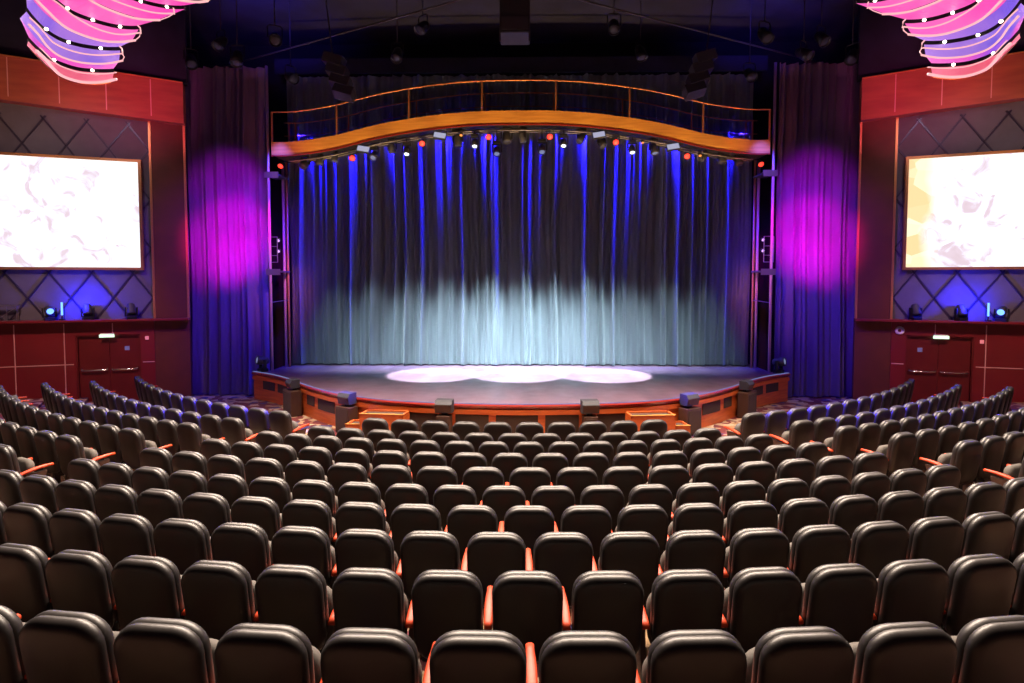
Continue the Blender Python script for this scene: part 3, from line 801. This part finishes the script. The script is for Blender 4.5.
for k, (x, z) in enumerate(GL):
    par_can((x, 17.98, zat(x)-.07), 0, math.radians(-40), M['e_orange'], 'tiny dim orange lamp under the bridge, %s of three' % which(k, 3), .5, 'small orange lamps under the bridge')

# ------------------------------------------------------------------ towers at the stage ends
M['polep'] = mat('pink_pole', (.75, .45, .55), .35, .3); M['poleo'] = mat('copper_pole', (.75, .30, .12), .35, .4)
for s, side in ((-1, 'left'), (1, 'right')):
    e = empty('lighting_tower', (s*7.32, 18.35, SZ), 0, 'narrow metal lighting tower with two platforms at %s end of stage' % side, 'tower', 'lighting towers')
    mk('inner_pole', T([(s*-.02, .35, 0), (s*-.02, .35, 6.35)], .045, 10), M['polep'], e, True)
    mk('inner_pole', T([(s*-.13, .35, 0), (s*-.13, .35, 6.35)], .035, 10), M['poleo'], e, True)
    mk('outer_pole', T([(s*.10, -.43, 0), (s*.10, -.43, 9.0)], .04, 10), M['polep'], e, True)
    for z in (2.95, 5.82):
        p = mk('platform', B(-.18, .22, -.43, .38, z, z+.05) if s > 0 else B(-.22, .18, -.43, .38, z, z+.05), M['greymetal'], e)
        mk('edge_plate', B(-.20, .22, -.47, -.43, z-.08, z+.10) if s > 0 else B(-.22, .20, -.47, -.43, z-.08, z+.10), M['greymetal'], p)
    bm = bmesh.new(); xa, xb = (s*-.12, s*.16)
    pts = [(xa, -.42, 3.25), (xa, -.42, 4.0), (xb, -.42, 4.0), (xb, -.42, 3.25)]
    tube(bm, [pts[0], pts[1]], .014, 6); tube(bm, [pts[1], pts[2]], .014, 6); tube(bm, [pts[2], pts[3]], .014, 6)
    for z in (3.25, 3.45, 3.72): tube(bm, [(xa, -.42, z), (xb, -.42, z)], .012, 6)
    mk('guard_rail', bm, M['greymetal'], e)
    mk('cross_bar', T([(s*-.13, .35, 2.1), (s*.10, -.43, 2.05)], .012, 6), M['greymetal'], e)
    par_can((s*7.18, 18.3, 7.20), 0, math.radians(-55), M['e_red'], 'red glowing lamp at the top of the %s tower' % side, .9, 'red tower lamps')
    for q in range(2):
        par_can((s*7.26, 18.2, 4.86-.32*q), 0, math.radians(-70), M['e_purp'], 'small violet lamp on the %s tower, %s of two' % (side, ('upper', 'lower')[q]), .55, 'violet tower lamps')
    h = head_light('moving_head_light', (s*7.62, 17.72, SZ), s*.8, math.radians(-100), M['e_dim'], 1.05, False, 'black moving head standing on the %s corner of the stage' % side, 'stage corner lights')
    lamp('SPOT', 'tower_blue', (s*6.9, 17.3, 8.0), (s*7.4, 18.2, 3.8), 500, (.05, .05, 1), .05, 70, 1)
    lamp('SPOT', 'tower_pink', (s*5.2, 15.8, 6.4), (s*7.3, 18.4, 3.4), 900, (1, .25, .30), .1, 30, 1)

# ------------------------------------------------------------------ overhead rig
for s, side in ((-1, 'left'), (1, 'right')):
    o = mk('rigging_pipe', T([(s*11.2, 20.15, 10.22), (s*6.0, 17.3, 10.22), (s*1.0, 14.5, 10.22)], .022, 6), M['pipe'], None, True); tag(o, 'long thin pipe crossing below the dark ceiling, %s half' % side, 'pipe', 'rigging pipes')
    e = empty('line_array', (s*4.9, 16.2, 9.35), 0, 'dark hanging speaker array above the bridge, %s side' % side, 'speaker', 'hanging speaker arrays')
    for q in range(4):
        m4 = TR(-s*(.02+q*.085), 0, -.28*q) @ RY(s*-(.28)) @ RX(-.10*q)
        mk('speaker_box', B(-.26, .26, -.2, .2, -.13, .13, m4, bev=.01), M['dark'], e)
    mk('hoist_chain', T([(s*.02, 0, .12), (s*.22, .0, 2.02)], .02, 6), M['pipe'], e)
    for q, (x, y, z) in enumerate(((8.6, 16.0, 9.6), (7.6, 15.6, 9.9), (6.9, 15.0, 9.3), (5.8, 14.6, 9.6), (6.2, 16.6, 9.35), (3.2, 16.2, 9.8), (2.4, 15.5, 10.2))):
        o = par_can((s*x, y, z), random.uniform(-1, 1), math.radians(random.uniform(-70, -20)), M['dark'], 'unlit lantern hanging in the dark above the %s side, %s outwards from the middle' % (side, NTH[6-q]), 1.5, 'unlit lanterns in the dark rig')
        mk('drop_pipe', T([(0, 0, 0), (0, 0, 11.4-z)], .014, 5), M['pipe'], o)
e = empty('projector_cabinet', (-.06, 14.0, 8.9), 0, 'dark projector housing hanging from ceiling at top centre', 'projector')
mk('housing', B(-.34, .34, -.25, .5, .16, 1.5, bev=.02), M['dark'], e)
mk('louvre_plate', B(-.30, .30, -.27, -.25, .22, .50), M['pipe'], e)
for q in (-1, 1): mk('leg', B(q*.33-.02, q*.33+.02, -.24, -.2, -.02, .2), M['pipe'], e); mk('hanger', B(q*.25-.015, q*.25+.015, .1, .13, 1.5, 2.5), M['pipe'], e)
o = mk('header_beam', B(-7.6, 7.6, 18.95, 19.05, 9.95, 10.4), M['ceil']); tag(o, 'dark beam above the stage curtain', 'beam')

# ------------------------------------------------------------------ chandeliers
TL = {
 'T1l': (7.80, [(-8.95, 11.1), (-9.14, 11.52), (-9.40, 12.13), (-9.55, 12.62), (-9.47, 12.98), (-9.25, 13.10), (-8.92, 13.08), (-8.47, 12.93)]),
 'T1s': (8.00, [(-9.05, 11.3), (-9.25, 11.77), (-9.40, 12.22), (-9.42, 12.50), (-9.31, 12.82), (-9.06, 12.94), (-8.74, 12.96), (-8.44, 12.90)]),
 'T2l': (8.20, [(-8.9, 10.9), (-9.11, 11.33), (-9.42, 11.99), (-9.58, 12.60), (-9.44, 12.98), (-9.14, 13.12), (-8.75, 13.11), (-8.33, 12.97)]),
 'T2u': (8.35, [(-9.0, 11.0), (-9.18, 11.43), (-9.37, 11.88), (-9.52, 12.33), (-9.50, 12.72), (-9.32, 13.0), (-8.96, 13.12), (-8.41, 13.06)]),
 'T2s': (8.45, [(-8.9, 11.1), (-9.08, 11.49), (-9.25, 11.94), (-9.32, 12.40), (-9.18, 12.70), (-8.90, 12.88), (-8.62, 12.93), (-8.26, 12.90)]),
 'T3l': (8.65, [(-8.7, 10.8), (-8.90, 11.24), (-9.13, 11.87), (-9.20, 12.39), (-9.07, 12.82), (-8.83, 13.08), (-8.46, 13.13), (-8.07, 13.05)]),
 'T3u': (8.80, [(-8.7, 11.0), (-8.82, 11.45), (-8.95, 12.0), (-8.93, 12.60), (-8.83, 12.94), (-8.63, 13.15), (-8.35, 13.19), (-7.98, 13.10)]),
 'T3s': (8.90, [(-8.72, 11.3), (-8.85, 11.76), (-8.90, 12.24), (-8.77, 12.58), (-8.53, 12.86), (-8.24, 12.96), (-7.91, 12.94)]),
 'T4l': (9.10, [(-8.5, 11.2), (-8.55, 11.7), (-8.50, 12.15), (-8.37, 12.60), (-8.12, 12.97), (-7.85, 13.10), (-7.53, 13.11)]),
 'T4u': (9.20, [(-8.3, 11.4), (-8.26, 11.9), (-8.16, 12.31), (-7.96, 12.71), (-7.69, 12.99), (-7.44, 13.08), (-7.19, 13.07)]),
 'T4s': (9.30, [(-8.2, 11.5), (-8.12, 12.0), (-7.95, 12.42), (-7.70, 12.73), (-7.42, 12.90), (-7.15, 12.94), (-6.90, 12.90)]),
 'T5l': (9.50, [(-7.9, 11.8), (-7.62, 12.40), (-7.35, 12.80), (-7.10, 13.03), (-6.91, 13.12), (-6.69, 13.15), (-6.46, 13.09)]),
 'T5u': (9.62, [(-7.6, 11.9), (-7.35, 12.45), (-7.05, 12.85), (-6.80, 13.02), (-6.60, 13.08), (-6.40, 13.08), (-6.20, 13.02)]),
}
def resamp(pts, n):
    c = catmull([(x, y, 0) for x, y in pts], 10); L = [0]
    for a, b in zip(c, c[1:]): L.append(L[-1]+(b-a).length)
    out = []; j = 0
    for k in range(n+1):
        t = L[-1]*k/n
        while j < len(L)-2 and L[j+1] < t: j += 1
        u = (t-L[j])/max(1e-9, L[j+1]-L[j]); out.append(c[j].lerp(c[j+1], min(1, u)))
    return out
for s, side in ((-1, 'left'), (1, 'right')):
    e = empty('tiered_ceiling_light', (s*8.6, 12.3, 9.8), 0, 'pink and violet tiered ceiling light with curved tubes at top %s' % side, 'ceiling light', 'tiered ceiling lights')
    O = Vector((s*8.6, 12.3, 9.8)); N = 28
    def cur(key, dz=0, infl=0):
        z, pts = TL[key]; out = []
        for p in resamp(pts, N):
            d = Vector((p.x+8.35, p.y-11.9, 0)).normalized()*infl
            out.append(Vector((-s*(p.x+d.x), p.y+d.y, z+dz))-O)
        return out
    def strip(name, A, Bc, m):
        n1 = int(N*.93)
        bm = bmesh.new(); a = [bm.verts.new(p) for p in A[:n1+1]]; b = [bm.verts.new(p) for p in Bc[:n1+1]]
        for k in range(n1): bm.faces.new((a[k], a[k+1], b[k+1], b[k]))
        bmesh.ops.solidify(bm, geom=bm.faces[:], thickness=.012)
        bmesh.ops.recalc_face_normals(bm, faces=bm.faces)
        return mk(name, bm, m, e, True)
    order = [('T1l', 'T1s', 'T2l', 'g_coral', 'g_mix'), ('T2l', 'T2s', 'T3l', 'g_blue', 'g_blue'), ('T3l', 'T3s', 'T4l', 'g_pink', 'g_pink'), ('T4l', 'T4s', 'T5l', 'g_pink', 'g_pink')]
    for (lo, sl, nx, m1, m2) in order:
        strip('glowing_panel', cur(lo, .03, .0), cur(sl, -.025, .03), M[m1])
        strip('shadow_slot', cur(sl, -.025, .05), cur(sl, .05, .03), M['black'])
        strip('glowing_panel', cur(sl, .05, .02), cur(nx, .02, -.01), M[m2])
        A = cur(sl, .0, -.03)
        for q in ((.34, .58, .80) if sl != 'T1s' else (.45, .76)):
            c = A[int(q*N)]
            mk('bulb', xf(LT([(0, -.03), (.022, -.022), (.034, 0), (.022, .022), (0, .03)], 10), TR(*c)), M['e_warm'], e, True)
    for key, r in (('T1l', .030), ('T2l', .020), ('T3l', .024), ('T4l', .024), ('T5l', .026)):
        z, pts = TL[key]; A = cur(key, -.03, -.14)
        mk('curved_tube', T(A, r, 8), M['e_pink'], e, True)
    for key in ('T2u', 'T3u', 'T4u', 'T5u'):
        A = cur(key, -.01, -.16); end = A[-1]; lowend = cur(key[:2]+'l', -.03, -.14)[-1]
        hook = [end+Vector((-s*.03, .0, -.02)), end+Vector((-s*.02, .0, .10)), end+Vector((s*.06, .05, .17))]
        mk('tube_bracket', T([lowend, (lowend+end)/2+Vector((-s*.05, 0, 0)), end+Vector((-s*.02, 0, .0))], .010, 6), M['e_pink'], e, True)
        mk('curved_tube', T(A+hook, .015, 6), M['e_pink'], e, True)
    mk('lower_rim', T(cur('T1s', -.10, -.14), .012, 6), M['e_pink'], e, True)
    strip('bottom_rim', cur('T1l', -.015, -.02), cur('T1l', -.07, -.10), M['orangewood'])
    mk('mounting_box', B(-.8, .5, -1.0, .4, .0, 1.6) if s < 0 else B(-.5, .8, -1.0, .4, 0, 1.6), M['ceil'], e)
